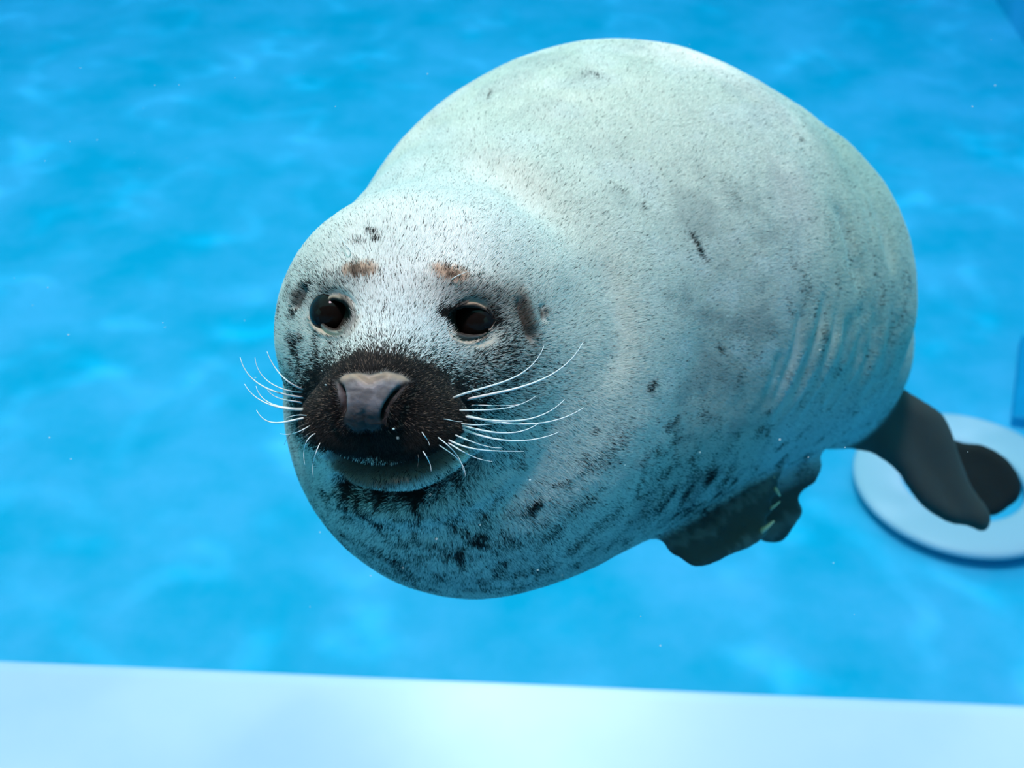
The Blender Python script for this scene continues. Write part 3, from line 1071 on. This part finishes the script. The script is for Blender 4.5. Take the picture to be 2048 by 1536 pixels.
for pts, wpx, shade in WH:
    pa = np.asarray(pts, float)
    cum = np.concatenate([[0], np.cumsum(np.linalg.norm(np.diff(pa, axis=0), axis=1))])
    cum /= cum[-1]
    ts = np.linspace(0, 1, 18)
    p2 = np.stack([np.polyval(np.polyfit(cum, pa[:, k], 3), ts) for k in (0, 1)], 1)
    d0 = surf_depth(*pts[0]) + 0.004
    n_ = len(p2)
    tot = np.hypot(*(np.array(pts[-1]) - np.array(pts[0]))) / FPX
    out = []
    right = pts[-1][0] > pts[0][0]
    for i, (x, y) in enumerate(p2):
        k = i / (n_ - 1)
        d = d0 - 0.010 * math.sin(PI * min(k * 1.6, 1)) + 0.10 * tot * k * k - 0.006 * k
        if not right or pts[0][0] > 800:
            d = min(d, d0 + 0.02)
        out.append(ray_pt(x, y, d))
    w = tube('whisker', out, wpx * d0 / FPX * 1.1, wpx * d0 / FPX * 0.3, M_WHISK2 if shade else M_WHISK, seal)
    w['label'] = 'dark whisker' if shade else 'pale whisker'

# ------------------------------------------------------------------ claws along the edge of the near fore flipper
M_CLAW, nt, b = mat('horn', (0.80, 0.58, 0.32), 0.4, 0.5)
for (x0, y0, x1, y1, wpx) in ((1549, 976, 1560, 992, 6.5), (1540, 1018, 1560, 1003, 5.0), (1520, 1064, 1548, 1042, 8.5), (1542, 950, 1550, 958, 4.5)):
    fl = FLIPPERS['fore_near']
    dm = fl['d'] + (x0 - fl['mid'][0]) * fl['ax'] + (y0 - fl['mid'][1]) * fl['ay'] - 0.010
    a_, b_ = ray_pt(x0, y0, dm), ray_pt(x1, y1, dm + 0.001)
    mid = (a_ + b_) / 2 + np.array([0, 0, -0.003])
    pts = [a_, a_ * 0.5 + mid * 0.5, mid, mid * 0.5 + b_ * 0.5, b_]
    tube('claw', pts, wpx * dm / FPX * 0.7, wpx * dm / FPX * 0.25, M_CLAW, seal, 8)

# ------------------------------------------------------------------ the white ring lying on the floor
def floor_hit(px, py, z=0.0):
    d = RW @ np.array([(px - 1024) / FPX, (768 - py) / FPX, 1.0])
    t = (z - CAM[2]) / d[2]
    return CAM + d * t


c0 = floor_hit(1925, 965, 0.05)
rl = floor_hit(1710, 965, 0.05)
R_OUT = float(np.linalg.norm(rl - c0))
R_IN = R_OUT * 0.56
prof = []
hh = 0.022
for k in range(24):
    g = 2 * PI * k / 24
    ca, sa = math.cos(g), math.sin(g)
    prof.append(((R_OUT + R_IN) / 2 + (R_OUT - R_IN) / 2 * np.sign(ca) * abs(ca) ** 0.75, 0.03 + hh + hh * np.sign(sa) * abs(sa) ** 0.75))
vs, fs = [], []
NU = 96
for i in range(NU):
    g = 2 * PI * i / NU
    for r, z in prof:
        vs.append((c0[0] + r * math.cos(g), c0[1] + r * math.sin(g), z))
K = len(prof)
for i in range(NU):
    for k in range(K):
        fs.append((i * K + k, ((i + 1) % NU) * K + k, ((i + 1) % NU) * K + (k + 1) % K, i * K + (k + 1) % K))
M_RING, nt, b = mat('white_ring_plastic', (0.80, 0.64, 0.68), 0.45, 0.3)
ring = mesh_obj('ring_toy', vs, fs, M_RING)
tag(ring, 'big white ring lying on the blue floor behind the hind flippers', 'ring')

# ------------------------------------------------------------------ hatch plate let into the floor at the right
hq = [floor_hit(2044, 668, 0.05), floor_hit(2026, 832, 0.05), floor_hit(2260, 860, 0.05), floor_hit(2240, 690, 0.05)]
vs = [(p[0], p[1], 0.05) for p in hq] + [(p[0], p[1], -0.02) for p in hq]
fs = [(0, 1, 2, 3), (4, 7, 6, 5), (0, 4, 5, 1), (1, 5, 6, 2), (2, 6, 7, 3), (3, 7, 4, 0)]
M_HATCH, nt, b = mat('deep_blue_paint', (0.0, 0.33, 0.58), 0.6)
ho = mesh_obj('floor_hatch', vs, fs, M_HATCH, smooth=False)
bv = ho.modifiers.new('bevel', 'BEVEL')
bv.width = 0.006
tag(ho, 'deeper blue hatch plate on the pool floor at the right edge', 'hatch')

# ------------------------------------------------------------------ specks drifting in the water
vs, fs = [], []
spk = [(90, 322), (287, 216), (608, 148), (620, 1214), (470, 156), (855, 148), (1280, 820), (1455, 632), (1300, 300), (960, 1050), (1690, 895), (1560, 880), (1640, 700), (787, 858), (194, 280), (330, 655), (1060, 960), (1250, 930), (1400, 905)]
for i in range(60):
    spk.append((random.uniform(20, 2030), random.uniform(20, 1300)))
for i, (x, y) in enumerate(spk):
    d = random.uniform(0.78, 0.92)
    r = random.uniform(0.00025, 0.0006) * (1.2 if i < 19 else 0.8)
    c = ray_pt(x, y, d)
    k = len(vs)
    e_ = np.array([random.uniform(0.5, 1.8), random.uniform(0.5, 1.3), 1.0]) * r
    for dx, dy, dz in ((1, 0, 0), (-1, 0, 0), (0, 1, 0), (0, -1, 0), (0, 0, 1), (0, 0, -1)):
        vs.append(c + np.array([dx, dy, dz]) * e_)
    fs += [(k + a_, k + b_, k + c_) for a_, b_, c_ in ((0, 2, 4), (2, 1, 4), (1, 3, 4), (3, 0, 4), (2, 0, 5), (1, 2, 5), (3, 1, 5), (0, 3, 5))]
M_SPECK, nt, b = mat('speck', (0.9, 0.9, 0.85), 0.5)
tag(mesh_obj('drifting_specks', to_world(np.array(vs)), fs, M_SPECK, smooth=False), 'tiny pale specks drifting in the water', 'specks', kind='stuff')
